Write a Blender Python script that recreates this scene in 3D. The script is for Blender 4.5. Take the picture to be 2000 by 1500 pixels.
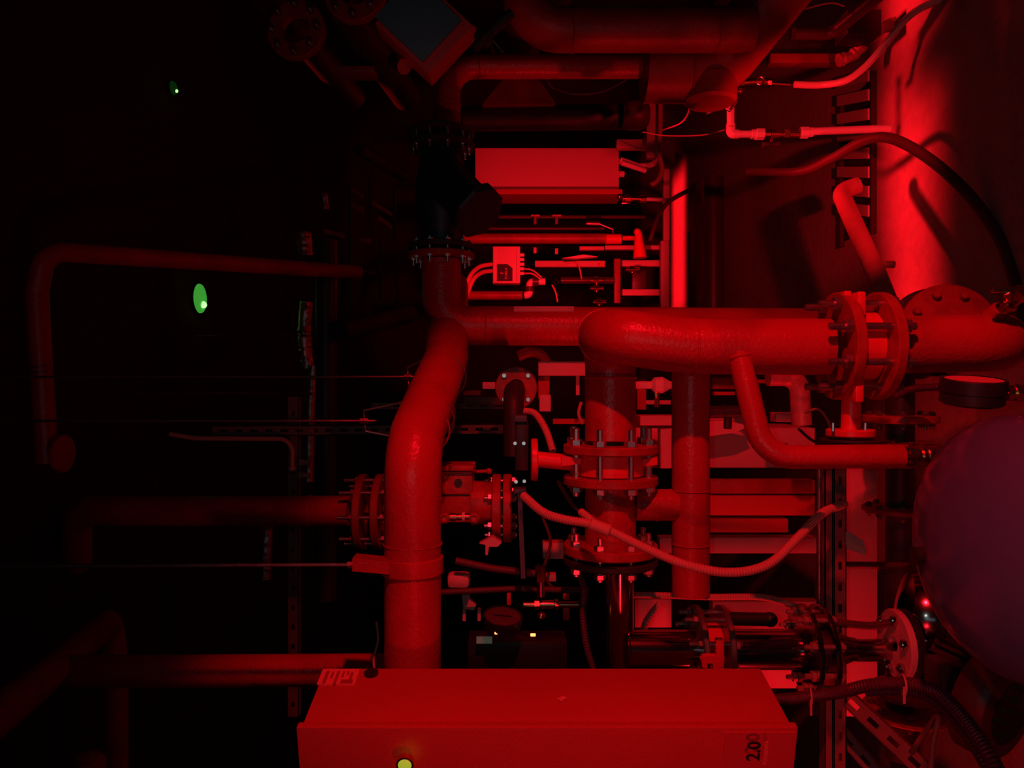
import bpy, math, random
from mathutils import Vector as V, Matrix
random.seed(7)
for o in list(bpy.data.objects): bpy.data.objects.remove(o)
C = bpy.context.scene.collection
SC = bpy.context.scene
F = 1444.0; H = 1.6
X, Y, Z = V((1,0,0)), V((0,1,0)), V((0,0,1))
# ---------------------------------------------------------------- camera (held on its side: image left is up)
cam = bpy.data.cameras.new('camera'); co = bpy.data.objects.new('camera', cam); C.objects.link(co)
cam.sensor_fit = 'HORIZONTAL'; cam.sensor_width = 36; cam.lens = 36*F/2000; cam.clip_start = .05
R = Matrix((( 0,1,0),(0,0,-1),(-1,0,0)))      # columns: image right=-Z, image up=+X, back=-Y
co.matrix_world = Matrix.Translation((0,0,H)) @ R.to_4x4()
SC.camera = co
# ---------------------------------------------------------------- world, lights, exposure
w = bpy.data.worlds.new('world'); SC.world = w; w.use_nodes = True
w.node_tree.nodes['Background'].inputs[0].default_value = (.9,.06,.05,1)
w.node_tree.nodes['Background'].inputs[1].default_value = .0015
SC.view_settings.view_transform = 'Standard'; SC.view_settings.look = 'None'
SC.view_settings.gamma = 1; SC.view_settings.exposure = 0
RED = (1,.008,.018)
def aim(o, loc, tgt, roll=0):
    o.location = loc
    q = (V(tgt)-V(loc)).to_track_quat('-Z','Y'); o.rotation_euler = (q @ __import__('mathutils').Quaternion((0,0,1), roll)).to_euler()
def spot(name, loc, tgt, power, deg, blend=.4, size=.03, col=RED):
    l = bpy.data.lights.new(name, 'SPOT'); l.energy = power; l.color = col
    l.spot_size = math.radians(deg); l.spot_blend = blend; l.shadow_soft_size = size
    o = bpy.data.objects.new(name, l); C.objects.link(o); aim(o, loc, tgt); return o
def area(name, loc, tgt, power, sx, sy, spread=180, col=RED, roll=0):
    l = bpy.data.lights.new(name, 'AREA'); l.shape = 'RECTANGLE'; l.size = sx; l.size_y = sy
    l.energy = power; l.color = col; l.spread = math.radians(spread)
    o = bpy.data.objects.new(name, l); C.objects.link(o); aim(o, loc, tgt, roll); return o
spot('red_lamp_right', (1.45,.3,1.50), (-.17,1.5,1.18), 115, 60, .45, .035)
spot('red_lamp_left', (-.92,.33,1.38), (.12,1.9,1.36), 10.5, 97, .7, .02)
area('floor_band_fill', (1.0,2.98,2.6), (1.0,2.98,0), 2.6, 1.7, .30, 9)  # added beam with no fixture, shaped to draw the near floor band
area('far_strip_fill', (1.35,7.1,2.9), (1.35,7.1,0), 3.6, 1.3, .5, 6)  # added narrow beam that makes the distant lit floor strip
spot('red_lamp_far', (.5,3.4,1.25), (1.15,6.3,1.38), 135, 50, .4, .04)
spot('back_panel_fill', (-2.4,1.85,.72), (-.3,2.55,.75), 85, 44, .5, .03)  # added spot that brightens the pale panels behind the pipes
spot('taps_fill', (.5,1.25,.62), (.84,3.0,.56), 105, 40, .5, .02)  # unseen spot added in mid-air to brighten the plastic line and hoses
spot('cool_torch', (.02,-.03,1.66), (0,2,1.35), 1.3, 95, .6, .012, (.86,1,.95))
area('cool_fill', (.2,-1.6,1.9), (0,2,1.3), 1.0, 1.0, 1.6, 180, (.55,.8,1))  # added bluish fill behind the camera, no doorway is built
# ---------------------------------------------------------------- materials
def mat(name, col, rough=.5, metal=0, bump=0, bscale=60, var=0, vscale=8, emit=None, es=0, trans=0, aniso=None, dark=None):
    m = bpy.data.materials.new(name); m.use_nodes = True; nt = m.node_tree
    b = nt.nodes['Principled BSDF']
    b.inputs['Base Color'].default_value = (*col,1); b.inputs['Roughness'].default_value = rough
    b.inputs['Metallic'].default_value = metal
    if trans: b.inputs['Transmission Weight'].default_value = trans
    if emit: b.inputs['Emission Color'].default_value = (*emit,1); b.inputs['Emission Strength'].default_value = es
    tc = nt.nodes.new('ShaderNodeTexCoord')
    if bump:
        n = nt.nodes.new('ShaderNodeTexNoise'); n.inputs['Scale'].default_value = bscale; n.inputs['Detail'].default_value = 5
        bp = nt.nodes.new('ShaderNodeBump'); bp.inputs['Strength'].default_value = bump; bp.inputs['Distance'].default_value = .004
        nt.links.new(tc.outputs['Object'], n.inputs['Vector']); nt.links.new(n.outputs['Fac'], bp.inputs['Height'])
        nt.links.new(bp.outputs['Normal'], b.inputs['Normal'])
    if var:
        n = nt.nodes.new('ShaderNodeTexNoise'); n.inputs['Scale'].default_value = vscale; n.inputs['Detail'].default_value = 6
        r = nt.nodes.new('ShaderNodeValToRGB'); d = dark or tuple(c*(1-var) for c in col)
        r.color_ramp.elements[0].color = (*d,1); r.color_ramp.elements[1].color = (*col,1)
        r.color_ramp.elements[0].position = .35; r.color_ramp.elements[1].position = .6
        nt.links.new(tc.outputs['Object'], n.inputs['Vector']); nt.links.new(n.outputs['Fac'], r.inputs['Fac'])
        nt.links.new(r.outputs['Color'], b.inputs['Base Color'])
    return m
M = {
 'pipe': mat('red_oxide_paint', (.56,.022,.04), .28, 0, .42, 110, .28, 7),
 'pipe2': mat('red_brown_paint', (.38,.03,.03), .42, 0, .35, 60, .3, 9),
 'flange': mat('flange_paint', (.5,.03,.03), .42, 0, .4, 70, .3, 20),
 'valve': mat('valve_red_enamel', (.9,.03,.06), .35, 0, .1, 80),
 'cab': mat('cabinet_powder_coat', (.62,.05,.05), .5, 0, .35, 420, .08, 3),
 'pale': mat('pale_powder_coat', (.8,.5,.48), .55, 0, .1, 200),
 'steel': mat('zinc_steel', (.42,.38,.36), .38, .85, .15, 80, .3, 30),
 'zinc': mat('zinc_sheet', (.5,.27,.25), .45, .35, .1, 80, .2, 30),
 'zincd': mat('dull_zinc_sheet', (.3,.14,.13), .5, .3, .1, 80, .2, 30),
 'nut': mat('plated_nut', (.85,.88,.85), .3, 1),
 'stain': mat('stainless_steel', (.5,.46,.44), .16, 1, .04, 30),
 'brass': mat('brass', (.8,.5,.28), .25, 1, .1, 100),
 'black': mat('black_plastic', (.02,.02,.02), .45, 0, .1, 100),
 'darkm': mat('dark_cast_iron', (.05,.045,.045), .5, .2, .4, 60),
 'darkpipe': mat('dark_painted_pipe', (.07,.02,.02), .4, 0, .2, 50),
 'teal': mat('teal_cast_paint', (.012,.05,.065), .45, 0, .3, 60),
 'grey': mat('grey_screen', (.07,.19,.21), .5),
 'hose': mat('beige_corrugated_plastic', (.72,.32,.27), .5),
 'hosep': mat('purple_black_corrugated_plastic', (.10,.035,.06), .4),
 'rubber': mat('black_rubber', (.12,.04,.04), .5, 0, .3, 60),
 'rope': mat('clear_plastic_hose', (.95,.6,.55), .2),
 'pvc': mat('white_plastic_pipe', (.9,.75,.72), .45, 0, .1, 50),
 'galv': mat('galvanised_pipe', (.75,.35,.33), .5, .3, .8, 35, .3, 30),
 'foil': mat('crumpled_foil', (.8,.5,.48), .42, 1, 1.0, 18),
 'tank': mat('blue_enamel_tank', (.10,.16,.30), .18, 0, .04, 4),
 'tankrim': mat('tank_seam', (.10,.03,.07), .3),
 'floor': mat('concrete_floor', (.62,.36,.34), .75, 0, .5, 30, .14, 25),
 'wall': mat('dark_wall', (.035,.02,.02), .9, 0, .3, 10),
 'wallb': mat('near_black_wall', (.03,.02,.02), .9, 0, .3, 10),  # even near-black colour
 'sticker': mat('white_sticker', (.95,.25,.22), .5),
 'print': mat('sticker_print', (.45,.04,.05), .6),
 'ink': mat('black_ink', (.02,.01,.02), .6),
 'inkred': mat('pale_red_ink', (.95,.28,.25), .6),
 'doorlabel': mat('door_label', (.66,.06,.08), .5, 0, .1, 200),
 'green': mat('green_lens', (.05,.4,.05), .3, 0, emit=(.1,.8,.08), es=.36),
 'greenhot': mat('green_led', (.3,.9,.3), .3, 0, emit=(.3,1,.22), es=2.2),
 'greend': mat('dim_green_lens', (.01,.06,.01), .3, 0, emit=(.02,.3,.03), es=.05),
 'yg': mat('yellow_green_lamp_lens', (.3,.4,.03), .3, 0, emit=(.33,.42,.03), es=.85),
 'amber': mat('amber_led', (1,.2,.05), .3, 0, emit=(1,.16,.04), es=6),
 'dial': mat('gauge_dial', (.75,.35,.32), .4, 0, 0, 0),
 'ddial': mat('dim_gauge_dial', (.12,.07,.07), .4),
 'lcd': mat('small_lcd', (.2,.25,.2), .3, emit=(.25,.3,.22), es=.12),
 'tape': mat('warning_sticker', (.95,.4,.15), .5),
 'mesh': mat('fan_grille', (.22,.12,.12), .4, .7),
 'cardb': mat('insulation_wrap', (.6,.2,.18), .6, .2, .9, 25),
}
# ---------------------------------------------------------------- geometry helpers
def P(px, py, d): return V(((750-py)*d/F, d, H+(1000-px)*d/F))
def S(n, d): return n*d/F
def frame(ax):
    ax = V(ax).normalized(); t = X if abs(ax.x) < .8 else Y
    u = ax.cross(t).normalized(); return u, ax.cross(u).normalized(), ax
def fillet(pts, R, n=10):
    pts = [V(p) for p in pts]; out = [pts[0]]
    for i in range(1, len(pts)-1):
        a, b, c = pts[i-1], pts[i], pts[i+1]; d1 = (a-b); d2 = (c-b); l1, l2 = d1.length, d2.length
        d1.normalize(); d2.normalize(); ang = d1.angle(d2)
        if math.pi-ang < .03: out.append(b); continue
        t = min(R/math.tan(ang/2), l1*.49, l2*.49); r = t*math.tan(ang/2)
        s, e = b+d1*t, b+d2*t; cen = b+(d1+d2).normalized()*(r/math.sin(ang/2))
        v0, v1 = s-cen, e-cen; th = v0.angle(v1)
        for k in range(n+1):
            f = k/n; out.append(cen+(v0*math.sin((1-f)*th)+v1*math.sin(f*th))/math.sin(th))
    out.append(pts[-1]); return out
def spline(pts, n=12):
    pts = [V(p) for p in pts]; q = [2*pts[0]-pts[1]]+pts+[2*pts[-1]-pts[-2]]; out = []
    for i in range(1, len(q)-2):
        a,b,c,d = q[i-1:i+3]
        for k in range(n):
            t = k/n; out.append(.5*((2*b)+(c-a)*t+(2*a-5*b+4*c-d)*t*t+(3*b-a-3*c+d)*t**3))
    out.append(pts[-1]); return out
def resample(pts, step):
    out = [pts[0]]; acc = 0
    for a, b in zip(pts, pts[1:]):
        L = (b-a).length; 
        if L < 1e-9: continue
        t = step-acc
        while t <= L: out.append(a+(b-a)*(t/L)); t += step
        acc = L-(t-step)
    out.append(pts[-1]); return out
class MB:
    def __init__(s): s.v = []; s.f = []
    def add(s, vs, fs):
        n = len(s.v); s.v += [V(p) for p in vs]; s.f += [tuple(i+n for i in f) for f in fs]; return s
    def tube(s, pts, r, seg=20, cap=True):
        pts = [V(p) for p in pts]; pts = [p for i,p in enumerate(pts) if i == 0 or (p-pts[i-1]).length > 1e-6]
        N = len(pts); T = []
        for i in range(N):
            t = (pts[min(i+1,N-1)]-pts[max(i-1,0)]); T.append(t.normalized())
        u, w_, _ = frame(T[0]); vs = []; fs = []
        for i in range(N):
            u = (u-T[i]*u.dot(T[i])).normalized(); w2 = T[i].cross(u)
            rr = r[i] if isinstance(r, (list,tuple)) else r
            for k in range(seg):
                a = 2*math.pi*k/seg; vs.append(pts[i]+(u*math.cos(a)+w2*math.sin(a))*rr)
        for i in range(N-1):
            for k in range(seg):
                k2 = (k+1)%seg; fs.append((i*seg+k, i*seg+k2, (i+1)*seg+k2, (i+1)*seg+k))
        if cap: fs.append(tuple(range(seg-1,-1,-1))); fs.append(tuple((N-1)*seg+k for k in range(seg)))
        return s.add(vs, fs)
    def corr(s, pts, r, pitch=.006, seg=14, amp=.12):
        q = resample(pts, pitch/4); rr = [r*(1+amp*(0,1,1,0)[i%4]-amp*.5) for i in range(len(q))]
        return s.tube(q, rr, seg)
    def lathe(s, o, ax, prof, seg=32):
        u, w_, a = frame(ax); vs = []; fs = []; o = V(o)
        for t, r in prof:
            for k in range(seg):
                an = 2*math.pi*k/seg; vs.append(o+a*t+(u*math.cos(an)+w_*math.sin(an))*max(r,1e-5))
        n = len(prof)
        for i in range(n-1):
            for k in range(seg):
                k2 = (k+1)%seg; fs.append((i*seg+k, i*seg+k2, (i+1)*seg+k2, (i+1)*seg+k))
        return s.add(vs, fs)
    def cyl(s, a, b, r, seg=20, r2=None, ch=0):
        a, b = V(a), V(b); L = (b-a).length; r2 = r if r2 is None else r2
        if ch: p = [(0,0),(0,r-ch),(ch,r),(L-ch,r2),(L,r2-ch),(L,0)]
        else: p = [(0,0),(0,r),(L,r2),(L,0)]
        return s.lathe(a, b-a, p, seg)
    def ring(s, c, ax, R_, r_, th, seg=40):       # annulus centred on c
        h = th/2; k = min(.003, h*.4, (R_-r_)*.3)
        return s.lathe(c, ax, [(-h,r_),(-h,R_-k),(-h+k,R_),(h-k,R_),(h,R_-k),(h,r_),(-h,r_)], seg)
    def torus(s, c, ax, R_, r, seg=36, n=8, jit=0):
        p = []
        for i in range(n+1):
            a = 2*math.pi*i/n; p.append((r*math.sin(a), R_+r*math.cos(a)))
        return s.lathe(c, ax, p, seg)
    def box(s, c, sz, ax=(X,Y,Z), ch=.0):
        c = V(c); h = [q/2 for q in sz]
        if ch <= 0:
            vs = [c+ax[0]*h[0]*i+ax[1]*h[1]*j+ax[2]*h[2]*k for i in (-1,1) for j in (-1,1) for k in (-1,1)]
            return s.add(vs, [(0,1,3,2),(4,6,7,5),(0,4,5,1),(2,3,7,6),(0,2,6,4),(1,5,7,3)])
        import bmesh
        bm = bmesh.new(); bmesh.ops.create_cube(bm, size=1)
        for v in bm.verts: v.co = V((v.co.x*sz[0], v.co.y*sz[1], v.co.z*sz[2]))
        bmesh.ops.bevel(bm, geom=bm.edges[:], offset=ch, segments=2, affect='EDGES', profile=.5)
        bm.verts.index_update()
        vs = [c+ax[0]*v.co.x+ax[1]*v.co.y+ax[2]*v.co.z for v in bm.verts]; fs = [tuple(v.index for v in f.verts) for f in bm.faces]
        bm.free(); return s.add(vs, fs)
    def prism(s, poly, n):       # poly: list of world points, extruded by vector n
        poly = [V(p) for p in poly]; n = V(n); N = len(poly); vs = poly+[p+n for p in poly]
        return s.add(vs, [tuple(range(N-1,-1,-1)), tuple(range(N,2*N))]+[(i,(i+1)%N,(i+1)%N+N,i+N) for i in range(N)])
    def sphere(s, c, r, ax=Z, sc=1, n=14, seg=24):
        return s.lathe(c, ax, [(-r*sc*math.cos(math.pi*i/n), r*math.sin(math.pi*i/n)) for i in range(n+1)], seg)
class Thing:
    def __init__(s, name, label, cat, group=None, kind=None):
        s.a = (name, label, cat, group, kind); s.p = []
    def part(s, name, mb, m, parent=None, label=None):
        s.p.append((name, mb, m, parent, label)); return len(s.p)-1
    def done(s):
        name, label, cat, group, kind = s.a
        allv = [v for p in s.p for v in p[1].v]
        lo = V([min(v[i] for v in allv) for i in range(3)]); hi = V([max(v[i] for v in allv) for i in range(3)])
        loc = V(((lo.x+hi.x)/2, (lo.y+hi.y)/2, lo.z))
        def link(nm, mb, m):
            me = bpy.data.meshes.new(nm); me.from_pydata([tuple(v-loc) for v in mb.v], [], mb.f); me.validate()
            import bmesh
            bm = bmesh.new(); bm.from_mesh(me); bmesh.ops.remove_doubles(bm, verts=bm.verts, dist=1e-6)
            bmesh.ops.recalc_face_normals(bm, faces=bm.faces[:]); bm.to_mesh(me); bm.free()
            me.polygons.foreach_set('use_smooth', [True]*len(me.polygons))
            me.set_sharp_from_angle(angle=math.radians(32)); me.materials.append(M[m] if isinstance(m, str) else m)
            o = bpy.data.objects.new(nm, me); C.objects.link(o); return o
        if len(s.p) == 1:
            root = link(name, s.p[0][1], s.p[0][2]); root.location = loc
        else:
            root = bpy.data.objects.new(name, None); root.empty_display_size = .05; C.objects.link(root); root.location = loc; made = []
            for nm, mb, m, par, lb in s.p:
                o = link(nm, mb, m); o.parent = root if par is None else made[par]
                if lb: o['label'] = lb
                made.append(o)
        if kind: root['kind'] = kind
        if label: root['label'] = label
        if cat: root['category'] = cat
        if group: root['group'] = group
        return root
def text_mb(body, o, xd, yd, size, depth=.0006, align='RIGHT', bold=0):
    cu = bpy.data.curves.new('t', 'FONT'); cu.body = body; cu.size = size; cu.extrude = depth; cu.align_x = align; cu.resolution_u = 3; cu.offset = bold*size
    ob = bpy.data.objects.new('t', cu); C.objects.link(ob); bpy.context.view_layer.update()
    me = bpy.data.meshes.new_from_object(ob); nd = V(xd).cross(V(yd)); mb = MB()
    mb.add([V(o)+V(xd)*v.co.x+V(yd)*v.co.y+nd*v.co.z for v in me.vertices], [tuple(p.vertices) for p in me.polygons])
    bpy.data.objects.remove(ob); bpy.data.curves.remove(cu); return mb
def struct(name, mb, m):
    t = Thing(name, None, None, kind='structure'); t.part(name, mb, m); return t.done()
def bolt_mb(a, b, r, ext=.025, nut=1.75):      # stud from a to b with a hex nut outside each end
    a, b = V(a), V(b); d = (b-a).normalized(); mb = MB()
    mb.cyl(a-d*(ext+r*1.8), b+d*(ext*.4+r*1.8), r, 10, ch=r*.25)
    mb.cyl(a-d*r*1.9, a, r*nut*1.15, 6, ch=r*.2); mb.cyl(b, b+d*r*1.9, r*nut*1.1, 6, ch=r*.2); return mb
def ringpts(c, ax, R_, n, ph=0):
    u, w_, a = frame(ax); return [V(c)+(u*math.cos(2*math.pi*(k+ph)/n)+w_*math.sin(2*math.pi*(k+ph)/n))*R_ for k in range(n)]
def pipe(name, label, pts, dia, bend=None, m='pipe', seams=(), cat='pipe', group=None, seg=32, extra=None, fl=None):
    """pts in (px,py,depth); seams: (px,py,d,axis) rings; fl: flanges (px,py,d,axis,R,th,nbolts)"""
    Q = [P(*p) for p in pts]; t = Thing(name, label, cat, group)
    b = MB().tube(fillet(Q, bend if bend else dia*1.1, 12), dia/2, seg); t.part('pipe_body', b, m)
    for (px,py,d,ax) in seams:
        t.part('weld_seam', MB().torus(P(px,py,d), ax, dia/2*1.01, dia*.022), m)
    for (px,py,d,ax,R_,th,nb) in (fl or ()):
        c = P(px,py,d); a = V(ax).normalized(); fp = t.part('flange', MB().ring(c, a, R_, dia*.3, th), 'flange')
        if nb:
            for q in ringpts(c, a, R_*.8, nb, .5): t.part('bolt', bolt_mb(q-a*th/2, q+a*th/2, R_*.05, R_*.08), 'steel', fp)
    if extra: extra(t)
    return t.done()
def hose(name, label, pts, dia, m='hose', corr=True, cat='hose', pitch=.007, group=None, n=14):
    t = Thing(name, label, cat, group); q = spline([P(*p) for p in pts], n)
    t.part(name, MB().corr(q, dia/2, pitch) if corr else MB().tube(q, dia/2, 12), m); return t.done()
def channel_mb(a, b, front, width, depth=.04, slot=.028, gap=.022, th=.003, slotted=True):
    """C section from a to b: web faces 'front'; real slots along the web"""
    a, b = V(a), V(b); L = (b-a).length; d = (b-a).normalized(); f = V(front); f = (f-d*f.dot(d)).normalized(); s_ = d.cross(f)
    mb = MB(); c = (a+b)/2; ax = (d, s_, f)
    for k in (-1,1):
        mb.box(c+s_*k*(width/2-th/2)-f*depth/2, (L,th,depth), ax); mb.box(c+s_*k*(width/2-.006)-f*(depth-th/2), (L,.012,th), ax)
    if not slotted: mb.box(c-f*th/2, (L,width,th), ax); return mb
    st = width*.36
    for k in (-1,1): mb.box(c+s_*k*(width/2-st/2)-f*th/2, (L,st,th), ax)
    p = 0
    while p < L-.01:
        g = min(gap, L-p); mb.box(a+d*(p+g/2)-f*th/2, (g,width-2*st,th), ax); p += gap+slot
    return mb
def channel(name, label, a, b, front, width, cat='rail', m='steel', group=None, **k):
    t = Thing(name, label, cat, group); t.part(name, channel_mb(a, b, front, width, **k), m); return t.done()
def beam(name, label, x0, x1, y0, y1, d, depth=.05, m='pale', cat='beam', ch=.003, group=None):
    t = Thing(name, label, cat, group); a = P(x0,y0,d); b = P(x1,y1,d); c = (a+b)/2+Y*depth/2
    t.part(name, MB().box(c, (abs(a.x-b.x), depth, abs(a.z-b.z)), ch=ch), m); return t.done()
# ================================================================ THE ROOM
struct('floor', MB().box((0,4.2,-.05), (7,11,.1)), 'floor')
struct('ceiling', MB().box((0,4.2,3.36), (7,11,.1)), 'wall')
struct('wall_left', MB().box((-3.05,4.2,1.655), (.1,10.8,3.31)), 'wall')
struct('wall_right', MB().box((3.05,4.2,1.655), (.1,10.8,3.31)), 'wallb')
struct('wall_back', MB().box((0,9.25,1.655), (6,.1,3.31)), 'wallb')
# ================================================================ FOREGROUND CABINET
Dp = V((.2333,.9724,0)); Wd = V((-.9724,.2333,0)); cax = (Wd, Dp, Z)
c0 = V((-.683,1.47,0)); zt, zb = 2.030, 1.030; hh = zt-zb
t = Thing('electrical_cabinet', 'large red-lit wall cabinet in the foreground marked 2.0 with green lamp', 'cabinet')
def CB(wx, dp, z): return c0+Wd*wx+Dp*dp+Z*z
bd = t.part('body', MB().box(CB(.3,.115,(zt+zb)/2), (.58,.19,hh-.012), cax, ch=.004), 'cab')
dr = t.part('door', MB().box(CB(.3,.009,(zt+zb)/2), (.6,.018,hh), cax, ch=.004), 'cab')
lm = t.part('indicator_lamp', MB().lathe(P(791,1492,1.455), -Dp, [(-.01,.017),(.003,.017),(.004,.013)]), 'brass', dr, 'round bezel lamp')
t.part('lens', MB().lathe(P(791,1492,1.455), -Dp, [(-.004,.0135),(.004,.0135),(.007,.009),(.008,0)]), 'yg', lm, 'glowing yellow green lens')
# sticker on the side face
sd = (Z, Dp, Wd)
st = t.part('rating_label', MB().box(CB(.0085,.175,1.985), (.083,.055,.003), sd), 'sticker', bd, 'pale printed sticker')
pr = MB()
for k,(zc,dc,a,b_) in enumerate([(2.012,.17,.007,.042),(2.0,.178,.005,.022),(1.988,.168,.006,.046),(1.976,.18,.004,.02),(1.966,.185,.004,.012),(1.957,.172,.006,.03)]):
    pr.box(CB(.0062,dc,zc), (a,b_,.002), sd)
pr.box(CB(.0062,.155,1.963), (.026,.012,.002), sd); t.part('print', pr, 'print', st)
t.part('plug', MB().lathe(CB(.009,.188,1.915), -Wd, [(-.004,.016),(.003,.016),(.004,.012),(.003,.006),(.003,0)]), 'ink', bd)
t.part('logo', MB().prism([CB(.0085,.1,1.505),CB(.0085,.1,1.497),CB(.0085,.108,1.494),CB(.0085,.102,1.482),CB(.0085,.092,1.494),CB(.0085,.09,1.497)], -Wd*.002), 'inkred', bd)
dl = t.part('name_label', MB().box(CB(.12,-.0005,1.105), (.22,.002,.145), cax), 'doorlabel', dr, 'slightly shinier printed panel')
t.part('lettering', text_mb('2.0', P(1486,1448,1.448), -Wd, Z, .037, bold=.022), 'ink', dl)
t.part('lettering', text_mb('\u0438\u0437\u0430\u0446\u0438\u0435\u0439', P(1501,1448,1.448), -Wd, Z, .0135), 'inkred', dl)
t.done()
# ================================================================ BIG PIPES
dA = .1385
pipe('water_pipe', 'thick red pipe rising from behind the foreground cabinet and bending away', 
     [(806,1420,1.82),(806,870,1.8),(872,700,2.36),(878,560,2.75)], dA, .14, seams=[(806,1062,1.81,X)],
     extra=lambda t:(t.part('weld_seam', MB().torus(P(826,838,1.925), (P(872,700,2.36)-P(806,870,1.8)), dA/2*1.01, .0025), 'pipe'),
       t.part('rubber_band', MB().ring(P(838,806,2.02), (P(872,700,2.36)-P(806,870,1.8)), dA/2+.004, dA/2-.002, .016), 'rubber')))
t = Thing('pipe_clamp', 'red strap clamp on a long thin rod holding the thick pipe', 'clamp')
cc = P(805,1102,1.81)
t.part('strap', MB().ring(cc, X, dA/2+.007, dA/2-.001, .042), 'pipe')
t.part('lug', MB().prism([P(688,1090,1.74),P(760,1098,1.74),P(760,1122,1.74),P(688,1116,1.74)], Y*.05), 'pipe')
t.part('nut', MB().cyl(P(690,1103,1.77), P(679,1103,1.77), .009, 6), 'steel')
t.part('rod', MB().cyl(P(682,1103,1.77), P(-90,1107,1.77), .0045, 10), 'steel')
t.done()
adir = P(872,700,2.36)-P(806,870,1.8)

def hanger2(label, c, top_z):
    t = Thing('pipe_hanger', label, 'hanger'); u = adir.normalized(); side = u.cross(Z).normalized(); r = dA/2+.005
    arc = [c+side*math.cos(math.radians(a))*r+Z*math.sin(math.radians(a))*r for a in range(140,401,10)]
    tp = V((c.x,c.y,top_z)); loop = [tp, tp-side*.03]+arc+[tp+side*.03, tp]
    t.part('loop', MB().tube(loop, .0028, 8), 'steel'); t.part('nut', MB().cyl(tp-Z*.01, tp+Z*.012, .008, 6), 'nut')
    t.part('rod', MB().cyl(tp-Z*.03, V((tp.x,tp.y,3.31)), .0034, 8), 'steel'); t.done()
hanger2('wire loop hanger and rod on the farther half of the bent pipe', P(862,736,2.24), P(797,757,2.24).z)
hanger2('wire loop hanger and rod nearer the cabinet, behind the black band', P(832,822,1.97), P(712,832,1.97).z)
for py, d_, lb in ((656,3.6,'thin threaded rod hanging beside the green dome lamp'),(768.5,3.3,'thin threaded rod beside the wire hanger of the far bend')):
    t = Thing('threaded_rod', lb, 'rod'); t.part('rod', MB().cyl(P(610,py,d_), V((P(0,py,d_).x,d_,3.31)), .0035, 8), 'steel'); t.done()
# pipe B : vertical pipe with strainer
dB = .132
pipe('water_pipe', 'red pipe below the dark strainer turning down behind the front pipe',
     [(862,508,2.5),(862,636,2.5),(1600,640,2.5)], dB, .1, seams=[(950,637,2.5,Z)],
     extra=lambda t: t.part('name_strip', MB().box(P(1062,604,2.46), (.018,.02,.2), ch=.002), 'pale', label='pale strip along the pipe'))
t = Thing('strainer', 'dark teal Y strainer between two bolted flanges above the red pipe', 'strainer')
b = MB().lathe(P(862,478,2.5), X, [(0,.062),(.04,.066),(.1,.085),(.2,.088),(.3,.07),(.34,.06)], 32)
t.part('body', b, 'teal')
y0 = P(868,400,2.47); y1 = P(945,400,2.36)
t.part('screen_branch', MB().cyl(P(860,340,2.46), P(925,405,2.36), .075, 28, r2=.07), 'teal')
t.part('screen_cap', MB().cyl(P(925,405,2.36), P(938,417,2.34), .092, 8, ch=.006), 'teal')
for (fy0, fy1, nb) in ((500,483,10),(286,262,10)):
    c1, c2 = P(862,fy0,2.5), P(862,fy1,2.5)
    for c in (c1, c2): t.part('flange', MB().ring(c, X, .112, .05, .018), 'flange' if c is c1 and fy0 == 500 else 'darkm')
    for q in ringpts((c1+c2)/2, X, .094, nb): t.part('bolt', bolt_mb(q-X*.02, q+X*.02, .0055, .02), 'nut')
t.done()
pipe('water_pipe', 'red pipe above the strainer that bends and runs downward',
     [(877,262,2.52),(877,130,2.52),(1262,130,2.55)], .08, .09, seams=[(938,130,2.52,Z),(877,205,2.52,X)])
# pipe C : the front main
dC = .134
pipe('water_pipe', 'thick glossy red front pipe with a double elbow above the first valve',
     [(1192,862,1.95),(1192,662,1.97),(1168,652,1.79),(1345,676,1.77),(1618,677,1.74)], dC*1.0, .085,
     seams=[(1192,738,1.95,X),(1352,677,1.77,Z),(1180,657,1.86,(.0,1,.2))])
pipe('water_pipe', 'thick red pipe end after the second valve, turning back beside the gauge',
     [(1742,674,1.74),(1948,668,1.70),(1952,668,2.35)], dC, .10, seams=[(1860,673,1.74,Z)])
def wafer_valve(label, c1, c2, R_, rp, nb, bodyR, ph=.5, th=.022, bmat='valve', fm='flange', ext=.03, extra=None, sr=.0085, bm_='steel'):
    c1, c2 = V(c1), V(c2); a = (c2-c1).normalized(); t = Thing('butterfly_valve', label, 'valve')
    for c in (c1, c2): t.part('flange', MB().ring(c, a, R_, rp*.8, th), fm)
    L = (c2-c1).length; t.part('valve_body', MB().lathe(c1+a*th/2, a, [(0,bodyR*.9),(.004,bodyR),(L*.36,bodyR),(L-th-.004,bodyR),(L-th,bodyR*.9)], 40), bmat)
    for q, q2 in zip(ringpts(c1, a, R_*.82, nb, ph), ringpts(c2, a, R_*.82, nb, ph)):
        t.part('bolt', bolt_mb(q-a*th/2, q2+a*th/2, sr, ext), bm_)
    if extra: extra(t, (c1+c2)/2, a)
    return t.done()
def v1x(t, c, a):
    # neck, mounting plate, lugs : points upward (world Z)
    t.part('neck', MB().cyl(c+Z*.07, P(1048,897,1.95), .021, 24), 'valve'); t.part('mounting_plate', MB().cyl(P(1050,898,1.95), P(1037,898,1.95), .056, 32, ch=.003), 'valve')
    for z, x_ in ((.1,.0),): t.part('lug', MB().prism([P(1097,890,1.90),P(1135,896,1.90),P(1135,906,1.90),P(1097,910,1.90)], Y*.03), 'valve')
    t.part('lug', MB().prism([P(1255,898,1.88),P(1284,893,1.88),P(1284,908,1.88),P(1255,911,1.88)], Y*.03), 'valve')
wafer_valve('red butterfly valve between two flanges under the front pipe elbow', P(1192,876,1.95), P(1192,937,1.95), .124, .067, 8, .089, extra=v1x, bm_='nut')
t = Thing('valve_actuator', 'narrow black actuator block left of the first red valve', 'actuator')
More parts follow.
